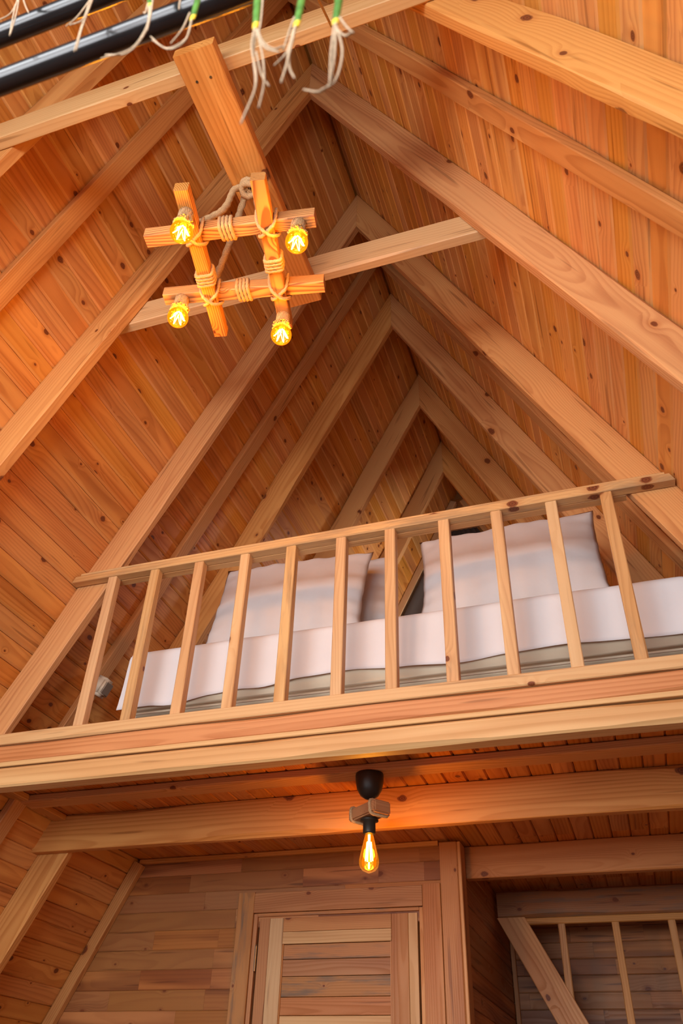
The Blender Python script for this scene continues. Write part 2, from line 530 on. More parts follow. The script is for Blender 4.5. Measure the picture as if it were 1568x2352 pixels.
for (y0, kind) in RAFT_Y:
    dep, th = (RD, RT) if kind == 'main' else (FD, FT)
    for side in (-1, 1):
        up = Vector((-side*CT, 0, ST)); outw = Vector((side*ST, 0, CT))
        A = Vector((XR*S, (y0 + th/2)*S, ZR*S + ZC)) - outw*(.0012)
        L = LS*S
        p1 = A - outw*(dep*S/2); p0 = p1 - up*L
        # plumb cut at the ridge (with a hair of play), level cut at the foot
        k = math.tan(TH)
        h = dep*S
        o = beam('rafter', p0, p1, th*S, h, outw, M_BEAM, None, .010 if kind == 'main' else .005,
                 end1=(-k*h/2 - .003, k), end0=(h/2*CT/ST + .012, -CT/ST))
        lab = R_LABEL.get((y0, side))
        if lab is None:
            lab = ('left' if side < 0 else 'right') + (' rafter beside the glazed front' if y0 < 0 else ' rafter over the front of the room')
        tag(o, 'pine ' + lab if not lab.startswith('pine') else lab, 'rafter', 'rafters of the pitched roof')

# ------------------------------------------------------------------ floor, ceiling, loft deck
fl = empty('floor', U(XR, .8, ZF)); struct(fl, 'plank floor of the room')
xl, xrr = slope_x(-1, ZF) + .02, slope_x(1, ZF) - .02
nfl = 20
for i in range(nfl):
    w = (xrr - xl)/nfl
    x = xl + (i+.5)*w
    mw = Matrix(((0, 1, 0), (1, 0, 0), (0, 0, -1))).to_4x4()   # x->Y, y->X, z->-Z
    mw.translation = U(x, (Y_FRONT+Y_BACK)/2, ZF)
    link('plank', plank_mesh((Y_BACK-Y_FRONT)*S, w*S-.001, .02), M_FLOOR, fl, mw)

ZCE = .458
ce = empty('ceiling', U(XR, 1.5, ZCE)); struct(ce, 'pine board ceiling under the sleeping loft')
xl, xrr = slope_x(-1, ZCE) + .004, slope_x(1, ZCE) - .004
n = int((xrr-xl)/PITCH)
cj = [1.002, 1.302, 1.60, 1.93, 2.16]
for i in range(n+1):
    x = xl + (i+.5)*PITCH
    if x + PITCH/2 > xrr: break
    cuts = [0]
    while cuts[-1] < 4: cuts.append(min(4, cuts[-1] + random.choice((1, 2, 2, 3, 4))))
    for a, b in zip(cuts, cuts[1:]):
        mw = Matrix(((0, -1, 0), (1, 0, 0), (0, 0, 1))).to_4x4()
        mw.translation = U(x, (cj[a]+cj[b])/2, ZCE) + Vector((0, 0, random.uniform(0, .001)))
        link('plank', plank_mesh((cj[b]-cj[a])*S - .001, PITCH*S - .0006, .014, c1=.006, c2=.004, dep=.007), M_CEIL, ce, mw)
# deck boards over the joists
deck = empty('floor_loft', U(XR, 1.5, .478)); struct(deck, 'boarded floor of the sleeping loft')
V, F = rbox_vf(0, 0, 0, 1.27*S, 1.16*S, .03, .002, 1)
mw = Matrix.Translation(U(XR, 1.582, .472))
link('subfloor', fix(mesh('subfloor', V, F)), M_CEIL, deck, mw)

# ------------------------------------------------------------------ collar beams and the lengthwise board
tag(bar('collar_beam', slope_x(-1, 1.087) + .006, slope_x(1, 1.087) - .006, .3695, .3865, 1.062, 1.1125, M_PALE, wane=.008, end0=(0, CT/ST), end1=(0, -CT/ST)),
    'pale front collar beam with round knots, spanning below the ridge', 'beam', 'collar beams')
tag(bar('collar_beam', slope_x(-1, 1.087) + .006, slope_x(1, 1.087) - .006, .7047, .7212, 1.062, 1.1125, M_PALE, wane=.006, end0=(0, CT/ST), end1=(0, -CT/ST)),
    'pale rear collar beam behind the chandelier', 'beam', 'collar beams')
lb = empty('lamp_board', U(-.337, .55, 1.05))
tag(lb, 'wide pine board screwed under both collar beams, carrying the chandelier', 'board')
bar('board', -.364, -.310, .343, .738, 1.041, 1.0615, M_BEAM, lb, 'y', .004)
for (sx, sy) in ((-.348, .378), (-.329, .378), (-.348, .713), (-.329, .713)):
    V, F = lathe([(.0045, -.0015), (.0045, .003)], 10)
    link('screw', mesh('screw', V, F), M_SCREW, lb, Matrix.Translation(U(sx, sy, 1.041)))

# ------------------------------------------------------------------ loft edge: beam, fascia, joists
SK = dict(end0=(0, CT/ST), end1=(0, -CT/ST))
def span(z0, z1, g=.004):
    return slope_x(-1, (z0+z1)/2) + g, slope_x(1, (z0+z1)/2) - g
tag(bar('loft_beam', *span(.3965, .4262), .9705, .998, .3965, .4262, M_PALE, wane=.012, base=.007, **SK),
    'long pale edge beam under the loft fascia, with small knots', 'beam')
tag(bar('fascia_board', *span(.4363, .4630), .974, .998, .4363, .4630, M_FASCIA, wane=.008, **SK),
    'reddish fascia board along the loft edge between ledge and beam', 'board')
tag(bar('edge_strip', *span(.4290, .4361), .9728, .998, .4290, .4361, M_PALE, wane=.002, base=.002, **SK),
    'narrow pale strip between reddish fascia board and loft edge beam', 'board')
xa, xb = slope_x(-1, .45) + .012, slope_x(1, .45) - .012
tag(bar('ceiling_joist', xa, xb, 1.166, 1.2035, .4455, .4572, M_BEAM, wane=.004),
    'thin flat ceiling joist with the pendant lamp cup on it', 'joist', 'joists under the loft')
xa, xb = slope_x(-1, .40) + .004, slope_x(1, .40) - .004
kk = CT/ST
tag(bar('ceiling_joist', xa, xb, 1.2790, 1.2965, .3940, .4572, M_BEAM, wane=.016, end0=(0, kk), end1=(0, -kk)),
    'deep knotty ceiling joist behind the pendant bulb', 'joist', 'joists under the loft')
tag(bar('ceiling_joist', -.304, slope_x(1, .42) - .014, 1.636, 1.657, .3985, .4572, M_DOOR, wane=.004),
    'deep ceiling joist from the door wall corner across the alcove', 'joist', 'joists under the loft')

# trims along the roof / ceiling corners
tn = [1]
def trim(o, label):
    o.name = 'trim_%d' % tn[0]; tn[0] += 1
    return struct(o, label)
for side in (-1, 1):
    x = slope_x(side, ZCE - .006)
    trim(bar('trim_0', x - side*.030, x - side*.004, 1.2045, 1.278, .4468, .4570, M_BEAM, None, 'y', .002), 'ceiling edge strip between two joists')
    trim(bar('trim_0', x - side*.030, x - side*.004, 1.002, 1.165, .4468, .4570, M_BEAM, None, 'y', .002), 'ceiling edge strip behind the loft beam')

# ------------------------------------------------------------------ loft railing
rl = empty('loft_railing', U(XR, .99, .482))
tag(rl, 'pine railing with square balusters along the front of the loft', 'railing')
bar('bottom_rail', *span(.4640, .4822), .9715, .9975, .4640, .4822, M_PALE, rl, wane=.004, **SK)
kk = CT/ST
zr0, zr1 = .7588, .7722
bar('top_rail', -.846, .151, .9815, .9992, zr0, zr1, M_RAIL, rl, wane=.006, end1=(0, -kk), end0=(0, kk))
bar('top_rail', -.780, .086, .99935, 1.0150, zr0, zr1, M_RAIL, rl, wane=.002)
bar('cap_moulding', -.838, .143, .9862, .9985, zr1 + .0002, zr1 + .0082, M_RAIL, rl, wane=.001, base=.006)
BAL = [(159.7, 191, 1670), (270, 297, 1659), (382.6, 414, 1646), (501.5, 532, 1633.7), (622, 654, 1621), (752, 786, 1607),
       (882, 913.4, 1591), (1025.6, 1054.7, 1573), (1165, 1195.5, 1555), (1311, 1344.5, 1537), (1458, 1492.5, 1517)]
def at(px, py, Y=None, Z=None):
    """point of the place at image position (px,py) on the plane Y or Z (bays)"""
    d = R_RIGHT*((px-784)/FPX) - R_UP*((py-1176)/FPX) + R_FWD
    k = Y/d.y if Y is not None else Z/d.z
    return Vector((d.x*k, d.y*k, d.z*k))
for i, (a, b, y) in enumerate(BAL):
    x = (at(a, y, Y=.9835).x + at(b, y, Y=.9835).x)/2
    bar('baluster', x - .0084, x + .0084, .9835, 1.0003 if 0 < i < 10 else .9990, .4824, zr0 - .0002, M_RAIL if i % 3 == 1 else M_PALE, rl, 'z', .004, base=.003)

# ------------------------------------------------------------------ back gable and curtain
gb = empty('wall_back', U(XR, Y_BACK, .5)); struct(gb, 'back gable wall of the house')
zz = ZF
i = 0
while zz < ZR - .06:
    z1 = zz + PITCH
    xa, xb = slope_x(-1, z1) - .008, slope_x(1, z1) + .008
    mw = Matrix(((1, 0, 0), (0, 0, 1), (0, -1, 0))).to_4x4()
    mw.translation = U((xa+xb)/2, Y_BACK - .004, (zz+z1)/2)
    L = (xb-xa)*S
    if .1 < zz < .46:       # boards seen in the alcove are short finger-jointed lengths
        x = xa
        while x < xb - .02:
            l = min(random.uniform(.14, .4), xb - x)
            if xb - x - l < .05: l = xb - x
            mw2 = mw.copy(); mw2.translation = U(x + l/2, Y_BACK - .004, (zz+z1)/2)
            link('plank', plank_mesh(l*S - .0006, PITCH*S - .0006, .012, c1=.003), M_PLANK2, gb, mw2)
            x += l
    else:
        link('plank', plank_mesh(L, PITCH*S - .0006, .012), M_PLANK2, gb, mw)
    zz = z1; i += 1
V, F = rbox_vf(0, 0, 0, 2.6*S, .03, 2.3*S, .002, 1)
link('sheathing', fix(mesh('sheathing', V, F)), M_PLANK2, gb, Matrix.Translation(U(XR, Y_BACK + .012, ZF + 1.15)))
# gable corner strips
for side in (-1, 1):
    up = Vector((-side*CT, 0, ST)); outw = Vector((side*ST, 0, CT))
    A = Vector((XR*S, (Y_BACK - .016)*S, ZR*S + ZC)) - outw*(.0125*S)
    p1 = A - up*.16; p0 = A - up*(1.42*S)
    trim(beam('trim_0', p0, p1, .018*S, .022*S, outw, M_PALE, None, .002), 'pale strip in the corner of %s roof and back gable' % ('left' if side < 0 else 'right'))
# dark curtain on the gable
NV, NU = 14, 70
V, F = [], []
zt, zb = 1.60, .50
for j in range(NV+1):
    z = zb + (zt-zb)*j/NV
    hw = (ZR - z)/math.tan(TH) - .036
    for i in range(NU+1):
        u = -1 + 2*i/NU
        V.append(Vector((XR*S + u*hw*S, (Y_BACK - .024)*S + .004*math.sin(u*22 + .4*math.sin(j*.7)), z*S + ZC)))
for j in range(NV):
    for i in range(NU):
        a = j*(NU+1) + i
        F.append((a, a+1, a+NU+2, a+NU+1))
cu = link('curtain', mesh('curtain', V, F, True), M_CURTAIN)
sm = cu.modifiers.new('thickness', 'SOLIDIFY'); sm.thickness = .004
tag(cu, 'dark grey blackout curtain covering the back gable of the loft', 'curtain')

# roof window at the back of the loft
wn = empty('window_1', U(slope_x(1, .98), 1.957, .98)); struct(wn, 'small roof window on the right slope at the back of the loft')
def on_slope(side, s, y, off):
    up = Vector((-side*CT, 0, ST)); outw = Vector((side*ST, 0, CT))
    return Vector((XR*S, y*S, ZR*S+ZC)) - up*(s*S) - outw*off
s0, s1 = (ZR-1.13)/ST, (ZR-.83)/ST
outw = Vector((ST, 0, CT))
for (a, b) in ((on_slope(1, s0, 1.926, .016), on_slope(1, s0, 1.988, .016)), (on_slope(1, s1, 1.926, .016), on_slope(1, s1, 1.988, .016)),
               (on_slope(1, s0, 1.930, .016), on_slope(1, s1, 1.930, .016)), (on_slope(1, s0, 1.984, .016), on_slope(1, s1, 1.984, .016))):
    beam('window_frame', a, b, .02, .03, outw, M_PALE, wn, .001)
pa = [on_slope(1, s0, 1.930, .012), on_slope(1, s0, 1.984, .012), on_slope(1, s1, 1.984, .012), on_slope(1, s1, 1.930, .012)]
link('pane', mesh('pane', [wn.matrix_basis.inverted() @ p for p in pa], [(0, 1, 2, 3)]), M_GLASS, wn, wn.matrix_basis.copy())

# ------------------------------------------------------------------ door wall under the loft
YW = 1.592
dw = empty('wall_door', U(-.65, YW, ZF)); struct(dw, 'finger-jointed pine board wall with the door, under the loft')
DX0, DX1, DZ = -.7085, -.3865, .3365         # door opening
rows = []
zt = ZCE - .001
PW = .0345
nrow = int((zt - ZF)/PW)
for k in range(nrow+1):
    z1 = zt - k*PW; z0 = max(z1 - PW, ZF)
    if z1 - z0 < .01: continue
    zc = (z0+z1)/2
    segs = []
    xL = slope_x(-1, zc) + .003
    if z1 <= DZ + .008: segs = [(xL, DX0 - .004), (DX1 + .004, -.312)]
    else: segs = [(xL, -.312)]
    for (a, b) in segs:
        x = a
        while x < b - 1e-4:
            l = random.uniform(.06, .32) if z1 > .1 else .7
            if b - x - l < .05: l = b - x
            l = min(l, b - x)
            sk = 1/math.tan(TH) if abs(x - xL) < 1e-6 else 0.0
            mw = Matrix(((1, 0, 0), (0, 0, 1), (0, -1, 0))).to_4x4()    # x->X, y->-Z, z->+Y
            mw.translation = U(x + l/2, YW, zc)
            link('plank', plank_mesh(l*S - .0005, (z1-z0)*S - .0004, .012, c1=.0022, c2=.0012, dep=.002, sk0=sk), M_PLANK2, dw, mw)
            x += l
V, F = rbox_vf(0, 0, 0, .001, .001, .001, .0002, 1)
# backing either side of and above the door
for (x0, x1, z0, z1) in ((slope_x(-1, .2), DX0-.004, ZF, ZCE), (DX1+.004, -.312, ZF, ZCE), (DX0-.004, DX1+.004, DZ+.008, ZCE)):
    c = U((x0+x1)/2, YW + .012, (z0+z1)/2)
    V, F = rbox_vf(0, 0, 0, abs(x1-x0)*S, .03, (z1-z0)*S, .001, 1)
    link('sheathing', fix(mesh('sheathing', V, F)), M_PLANK2, dw, Matrix.Translation(c))

# corner strips of the door wall
up = Vector((CT, 0, ST)); outw = Vector((-ST, 0, CT))
A = Vector((slope_x(-1, ZCE)*S, (YW - .0085)*S, ZCE*S + ZC)) - outw*(.012*S)
trim(beam('trim_0', A - up*(.95*S), A - up*.012, .016*S, .022*S, outw, M_BEAM, None, .002), 'corner strip between left roof slope and door wall')
trim(bar('trim_0', slope_x(-1, .45) + .012, -.345, YW - .010, YW - .0005, .4480, .4572, M_BEAM, wane=.002), 'strip under the ceiling along the top of the door wall')
trim(bar('trim_0', -.3425, -.3085, YW - .012, YW - .0005, ZF + .002, .4515, M_DOOR, None, 'z', .002), 'upright corner board at the right edge of the door wall')
trim(bar('trim_0', -.3080, -.3015, YW - .013, YW + .03, ZF + .002, .4515, M_BEAM, None, 'z', .003), 'narrow upright edge strip where the alcove begins')

# door
dr = empty('door_1', U(-.547, YW, ZF)); struct(dr, 'pine door with horizontal boards between stiles')
yd0, yd1 = YW - .0035, YW + .011
xo0, xo1 = -.7045, -.3905
bar('stile', xo0, -.6835, yd0, yd1, ZF+.004, .3330, M_DOOR, dr, 'z', .001, base=.001)
bar('stile', -.6830, -.6550, yd0, yd1, ZF+.004, .3330, M_PALE, dr, 'z', .001, base=.001)
bar('stile', -.4400, -.4080, yd0, yd1, ZF+.004, .3330, M_DOOR, dr, 'z', .001, base=.001)
bar('stile', -.4075, xo1, yd0, yd1, ZF+.004, .3330, M_PALE, dr, 'z', .001, base=.001)
bar('top_board', -.6545, -.4405, yd0, yd1, .3090, .3330, M_DOOR, dr, 'x', .001, base=.001)
bar('top_board', -.6545, -.4405, yd0, yd1, .2880, .3085, M_PALE, dr, 'x', .001, base=.001)
zs = [.2875, .262, .234, .201, .172]
while zs[-1] > ZF + .03: zs.append(max(zs[-1] - .031, ZF + .004))
for k, (a, b) in enumerate(zip(zs, zs[1:])):
    bar('panel_board', -.6520, -.4430, yd0 + .003, yd1 - .003, b + .0004, a - .0004, (M_SPOT, M_DOOR, M_SPOT, M_DOOR, M_PALE, M_DOOR)[k % 6], dr, 'x', .001, base=.0015)
for (a, b) in ((-.6548, -.6522), (-.4428, -.4402)):
    bar('panel_bead', a, b, yd0 + .0012, yd0 + .006, ZF+.006, .2875, M_DOOR, dr, 'z', .0005, base=.0008)
hg = []
for z0 in (.243, -.30):
    V, F = lathe([(.0055, 0), (.0055, .11), (.004, .114), (.002, .118)], 10)
    link('hinge', mesh('hinge', V, F), M_STEEL, dr, Matrix.Translation(U(-.7068, YW - .0068, z0)))
bar('door_jamb', -.7172, -.7092, YW - .0052, YW + .012, ZF+.002, .3415, M_DOOR, dr, 'z', .001, base=.001)
bar('door_jamb', -.3862, -.3792, YW - .0052, YW + .012, ZF+.002, .3415, M_BEAM, dr, 'z', .001, base=.001)
bar('door_jamb', -.7088, -.3866, YW - .0052, YW + .012, .3365, .3425, M_SPOT, dr, 'x', .001, base=.001)
bar('door_casing', -.7525, -.7178, YW - .0095, YW - .0006, ZF+.002, .3805, M_SPOT, dr, 'z', .002, base=.0015)
bar('door_casing', -.3786, -.3440, YW - .0095, YW - .0006, ZF+.002, .3805, M_DOOR, dr, 'z', .002, base=.0015)
bar('door_casing', -.7174, -.3790, YW - .0090, YW - .0006, .3432, .3790, M_DOOR, dr, 'x', .002, base=.0015)

# alcove side wall
sw = empty('wall_alcove', U(-.306, 1.88, ZF)); struct(sw, 'pine board side wall of the alcove')
z1 = ZCE - .002
while z1 > ZF + .01:
    z0 = max(ZF, z1 - PITCH)
    mw = Matrix(((0, 0, -1), (-1, 0, 0), (0, 1, 0))).to_4x4()    # x->-Y, y->+Z, z->-X
    mw.translation = U(-.307, (1.63 + 2.163)/2, (z0+z1)/2)
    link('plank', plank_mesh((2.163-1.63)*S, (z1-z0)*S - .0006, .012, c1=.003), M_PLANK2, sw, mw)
    z1 = z0
V, F = rbox_vf(0, 0, 0, .02, (2.163-1.612)*S, (ZCE-ZF)*S - .01, .001, 1)
link('sheathing', fix(mesh('sheathing', V, F)), M_PLANK2, sw, Matrix.Translation(U(-.318, 1.888, (ZCE+ZF)/2)))
trim(bar('trim_0', -.3055, -.2955, Y_BACK - .0165, Y_BACK - .006, ZF + .002, .4560, M_DOOR, None, 'z', .001), 'upright strip in the back corner of the alcove')

# slatted screen in the alcove
sc = empty('slatted_screen', U(-.1, 1.97, ZF))
tag(sc, 'stained wooden screen with thin uprights and a slanting brace in the alcove', 'screen')
YS = 1.966
xr1 = slope_x(1, .40) - .07
bar('top_beam', -.300, xr1, YS, YS + .020, .3935, .4490, M_STAIN, sc, 'x', .016, base=.010)
bar('rail', -.252, xr1, YS + .002, YS + .014, .3795, .3930, M_BEAM, sc, 'x', .003)
br0, br1 = U(-.294, YS + .008, .386), U(-.105, YS + .008, .032)
bd = (br1 - br0).normalized()
bn = Vector((-bd.z, 0, bd.x))
beam('brace', U(-.3035 + .0335, YS + .009, .3905), U(-.3035 + .0335 + .47*.5317, YS + .009, .3905 - .47), .016*S, .062*S*.88, bn, M_BEAM, sc, .004,
     end0=(-.012, .53), end1=(0, 0))
for x in (-.1655, -.0535, .0595):
    bar('slat', x - .0075, x + .0075, YS + .003, YS + .013, .02, .3793, M_BEAM, sc, 'z', .002)
bar('sill', -.16, xr1, YS, YS + .02, ZF, .018, M_BEAM, sc, 'x', .002)

# ------------------------------------------------------------------ glazed front gable (behind the eye point)
fw = empty('wall_front', U(XR, Y_FRONT, ZF)); struct(fw, 'front gable framing around the glazing')
for side in (-1, 1):
    bar('post', XR + side*.42 - .02, XR + side*.42 + .02, Y_FRONT - .02, Y_FRONT + .02, ZF, 1.0, M_BEAM, fw, 'z')
bar('transom', slope_x(-1, .46), slope_x(1, .46), Y_FRONT - .022, Y_FRONT - .021 + .04, .44, .48, M_BEAM, fw, 'x')
bar('transom', slope_x(-1, 1.0), slope_x(1, 1.0), Y_FRONT - .022, Y_FRONT + .02, 1.0, 1.04, M_BEAM, fw, 'x')
V = [U(slope_x(-1, 1.04), Y_FRONT, 1.04), U(slope_x(1, 1.04), Y_FRONT, 1.04), U(XR, Y_FRONT, ZR)]
V += [v + Vector((0, -.05, 0)) for v in V]
gw = fw.matrix_basis.inverted()
link('gable_panel', fix(mesh('gable_panel', [gw @ v for v in V], [(0, 1, 2), (3, 5, 4), (0, 3, 4, 1), (1, 4, 5, 2), (2, 5, 3, 0)])), M_PLANK2, fw, fw.matrix_basis.copy())
w2 = empty('window_2', U(XR, Y_FRONT, ZF)); struct(w2, 'tall glazing of the front gable')
for (xa, xb) in ((-.42, 0), (0, .42)):
    bar('glazing_bar', XR + xa - .01 if xa else XR - .01, XR + (xa if xa else 0) + .01, Y_FRONT - .012, Y_FRONT + .012, ZF + .002, .44, M_BEAM, w2, 'z')
    v = [U(XR + xa, Y_FRONT, ZF), U(XR + xb, Y_FRONT, ZF), U(XR + xb, Y_FRONT, .44), U(XR + xa, Y_FRONT, .44)]
    link('pane', mesh('pane', [w2.matrix_basis.inverted() @ p for p in v], [(0, 1, 2, 3)]), M_GLASS, w2, w2.matrix_basis.copy())

# ------------------------------------------------------------------ bed
bb = empty('platform_bed', U(-.30, 1.40, .478)); tag(bb, 'low timber platform bed under the mattress in the loft', 'bed')
bar('side_rail', -.735, .135, 1.052, 1.066, .4795, .5195, M_BEAM, bb, 'x', .001)
bar('side_rail', -.735, .135, 1.72, 1.734, .4795, .5195, M_BEAM, bb, 'x', .001)
bar('slat_deck', -.735, .135, 1.0665, 1.7195, .512, .5195, M_BEAM, bb, 'x', .001)

MX0, MX1, MY0, MY1, MZ0, MZ1 = -.742, .140, 1.053, 1.74, .5200, .6440
mt = empty('mattress', U((MX0+MX1)/2, (MY0+MY1)/2, MZ0)); tag(mt, 'thick cream mattress under the white sheet on the loft', 'mattress')
V, F = rbox_vf(0, 0, (MZ1-MZ0)/2*S, (MX1-MX0)*S, (MY1-MY0)*S, (MZ1-MZ0)*S, .045, 4)
link('mattress_body', fix(mesh('mattress_body', V, F, True)), M_MATTRESS, mt, mt.matrix_basis.copy())
def rrect(cx, cy, hx, hy, r, z, n=6):
    P = []
    for q, (sx, sy) in enumerate(((1, 1), (-1, 1), (-1, -1), (1, -1))):
        for k in range(n+1):
            a = math.pi/2*(q + k/n)
            P.append(Vector((cx + sx*(hx-r) + r*math.cos(a), cy + sy*(hy-r) + r*math.sin(a), z)))
    return P
for z in (.022, (MZ1-MZ0)*S - .03):
    V, F = sweep(rrect(0, 0, (MX1-MX0)*S/2 + .001, (MY1-MY0)*S/2 + .001, .045, z), .005, 8, closed=True)
    link('piping', mesh('piping', V, F, True), M_PIPING, mt, mt.matrix_basis.copy())

# sheet draped over the mattress
def sheet():
    V, F = [], []
    hx = (MX1-MX0)*S/2 + .007; top = (MZ1-MZ0)*S + .006
    y0 = -(MY1-MY0)*S/2 - .008
    r = .045
    prof_t = []       # along y: (y, drop, hem weight)
    for k in range(14): prof_t.append((.60 - (.60 - (y0 + r))*k/13, 0.0, 0))
    for k in range(1, 7):
        a = math.pi/2*k/6; prof_t.append((y0 + r - r*math.sin(a), r - r*math.cos(a), 0))
    for k in range(1, 11): prof_t.append((y0, r, k/10))
    prof_s = []
    sd = .20
    for k in range(5): prof_s.append((-hx, r, 1 - k/5, -1))
    for k in range(7):
        a = math.pi/2*(1-k/6); prof_s.append((-hx + r - r*math.sin(a), r - r*math.cos(a), 0, -1))
    N = 90
    for k in range(1, N): prof_s.append((-hx + r + 2*(hx-r)*k/N, 0, 0, 0))
    for k in range(7):
        a = math.pi/2*k/6; prof_s.append((hx - r + r*math.sin(a), r - r*math.cos(a), 0, 1))
    for k in range(1, 6): prof_s.append((hx, r, k/5, 1))
    def hem(x):
        u = (x + hx)/(2*hx)
        pts = [(0, .285), (.06, .284), (.10, .292), (.19, .262), (.235, .255), (.28, .262), (.36, .240), (.45, .232), (.53, .250), (.62, .262), (.71, .245), (.80, .240), (.88, .248), (1, .255)]
        for (a, b), (c, d) in zip(pts, pts[1:]):
            if a <= u <= c:
                t = (u-a)/(c-a); t = t*t*(3-2*t)
                return b + (d-b)*t
        return .25
    ns = len(prof_s)
    for (y, dy, wy) in prof_t:
        for (x, dx, wx, sd_) in prof_s:
            H = hem(x)
            dropy = dy + wy*(H - r) if (dy or wy) else 0
            dropx = dx + wx*(.27 - r) if (dx or wx) else 0
            z = top - max(dropx, dropy)
            n1 = noise.noise(Vector((x*2.3, y*2.3, z*3)))
            n2 = noise.noise(Vector((x*7, y*6 + 5, z*5)))
            off = .008*n1 + .0035*n2
            v = Vector((x, y, z))
            v.y -= abs(off) + .004*wy + (.009*wy*wy*(.5 + .5*math.sin(x*11)))
            if sd_: v.x += sd_*(abs(off) + .008*max(wx, 0)*math.sin(y*8)**2 + .002*wx)
            v.z += off*.5 if not (wy or wx) else 0
            V.append(v)
    for j in range(len(prof_t)-1):
        for i in range(ns-1):
            a = j*ns + i
            F.append((a, a+1, a+ns+1, a+ns))
    return V, F
V, F = sheet()
sh = link('bed_sheet', mesh('bed_sheet', V, F, True), M_LINEN, None, mt.matrix_basis.copy())
so = sh.modifiers.new('thickness', 'SOLIDIFY'); so.thickness = .002; so.offset = 1
tag(sh, 'white bed sheet with a wavy hem hanging over the mattress front', 'sheet')

def pillow(w, h, t, seed, sag=.0):
    V, F = [], []
    NU, NV = 44, 32
    for side in (1, -1):
        for j in range(NV+1):
            v = -1 + 2*j/NV
            for i in range(NU+1):
                u = -1 + 2*i/NU
                cu_, cv_ = abs(u), abs(v)
                x = w/2*u*(1 - .045*(1 - cv_**2.5)) ; z = h/2*v*(1 - .06*(1 - cu_**2.5))
                th = t/2*max(0.0, (1 - cu_**3.2))**.62*max(0.0, (1 - cv_**3.2))**.62
                nz = noise.noise(Vector((u*1.6 + seed, v*1.6, side*1.0)))*.012 + noise.noise(Vector((u*5 + seed, v*4, side*2.0)))*.004
                edge = (1-cu_)*(1-cv_)
                # radial puckers near the seams
                pk = .0045*math.sin(u*23 + seed)*(cv_**6) + .0055*math.sin(v*21 + seed*2)*(cu_**6)
                y = -side*(th + (nz if edge > .001 else 0) + pk*(1 if edge > .001 else 0))
                x += .006*noise.noise(Vector((v*5, seed, 3.1)))*cu_**4
                z += .006*noise.noise(Vector((u*5, seed, 9.1)))*cv_**4 - sag*(1-v)*.0
                V.append(Vector((x, y, z)))
    n1 = (NU+1)*(NV+1)
    for s in (0, 1):
        for j in range(NV):
            for i in range(NU):
                a = s*n1 + j*(NU+1) + i
                q = (a, a+1, a+NU+2, a+NU+1)
                F.append(q if s == 0 else q[::-1])
    me = mesh('pillow', V, F, True)
    bm = bmesh.new(); bm.from_mesh(me)
    bmesh.ops.remove_doubles(bm, verts=bm.verts, dist=.0006)
    bmesh.ops.recalc_face_normals(bm, faces=bm.faces)
    bm.to_mesh(me); bm.free()
    return me
def put_pillow(label, cx, cy, cz, w, h, t, tilt, roll, seed, yaw=0):
    o = link('pillow', pillow(w, h, t, seed), M_PILLOW)
    o.matrix_basis = Matrix.Translation(U(cx, cy, cz)) @ Matrix.Rotation(math.radians(yaw), 4, 'Z') @ Matrix.Rotation(math.radians(tilt), 4, 'X') @ Matrix.Rotation(math.radians(roll), 4, 'Y')
    return tag(o, label, 'pillow', 'white pillows on the loft bed')
put_pillow('white pillow propped upright beside the left end of the bed', -.499, 1.135, .752, .765, .53, .15, -12, 2.5, 1.3)
put_pillow('white pillow propped upright beside the dark gap, right side of bed', -.107, 1.135, .754, .790, .53, .15, -12, -1.5, 4.7)
put_pillow('shaded white pillow lying behind another upright pillow', -.474, 1.225, .800, .76, .54, .15, -16, -1.0, 8.1)

# ------------------------------------------------------------------ small box on the thin rafter
bx = empty('wall_box', U(-.846, 1.13, .634)); tag(bx, 'small beige plastic box with grey face on the thin left rafter', 'box')
outw = Vector((-ST, 0, CT)); upv = Vector((CT, 0, ST))
pc = Vector((XR*S, 1.163*S, ZR*S+ZC)) - upv*((ZR-.660)/ST*S) - outw*(.0135*S + .031)
mwb = Matrix((Vector((0, 1, 0)), upv, -outw)).transposed().to_4x4()
# local x -> +Y, y -> up the slope, z -> into the room
zl = Vector((ST, 0, -CT)); yl = upv; xl_ = yl.cross(zl)
mwb = Matrix((xl_, yl, zl)).transposed().to_4x4(); mwb.translation = pc
bx.matrix_basis = Matrix.Translation(pc)
V, F = rbox_vf(0, 0, 0.008, .080, .092, .078, .014, 4)
link('box_body', fix(mesh('box_body', V, F, True)), M_BEIGE, bx, mwb)
V, F = rbox_vf(0, 0, .046, .056, .062, .010, .004, 2)
link('face_plate', fix(mesh('face_plate', V, F)), M_GREY, bx, mwb)
V, F = lathe([(.008, 0), (.008, .012), (.006, .014)], 12)
link('knob', mesh('knob', V, F), M_BLACKPL, bx, mwb @ Matrix.Translation((.037, .01, .005)) @ Matrix.Rotation(math.pi/2, 4, 'Y'))

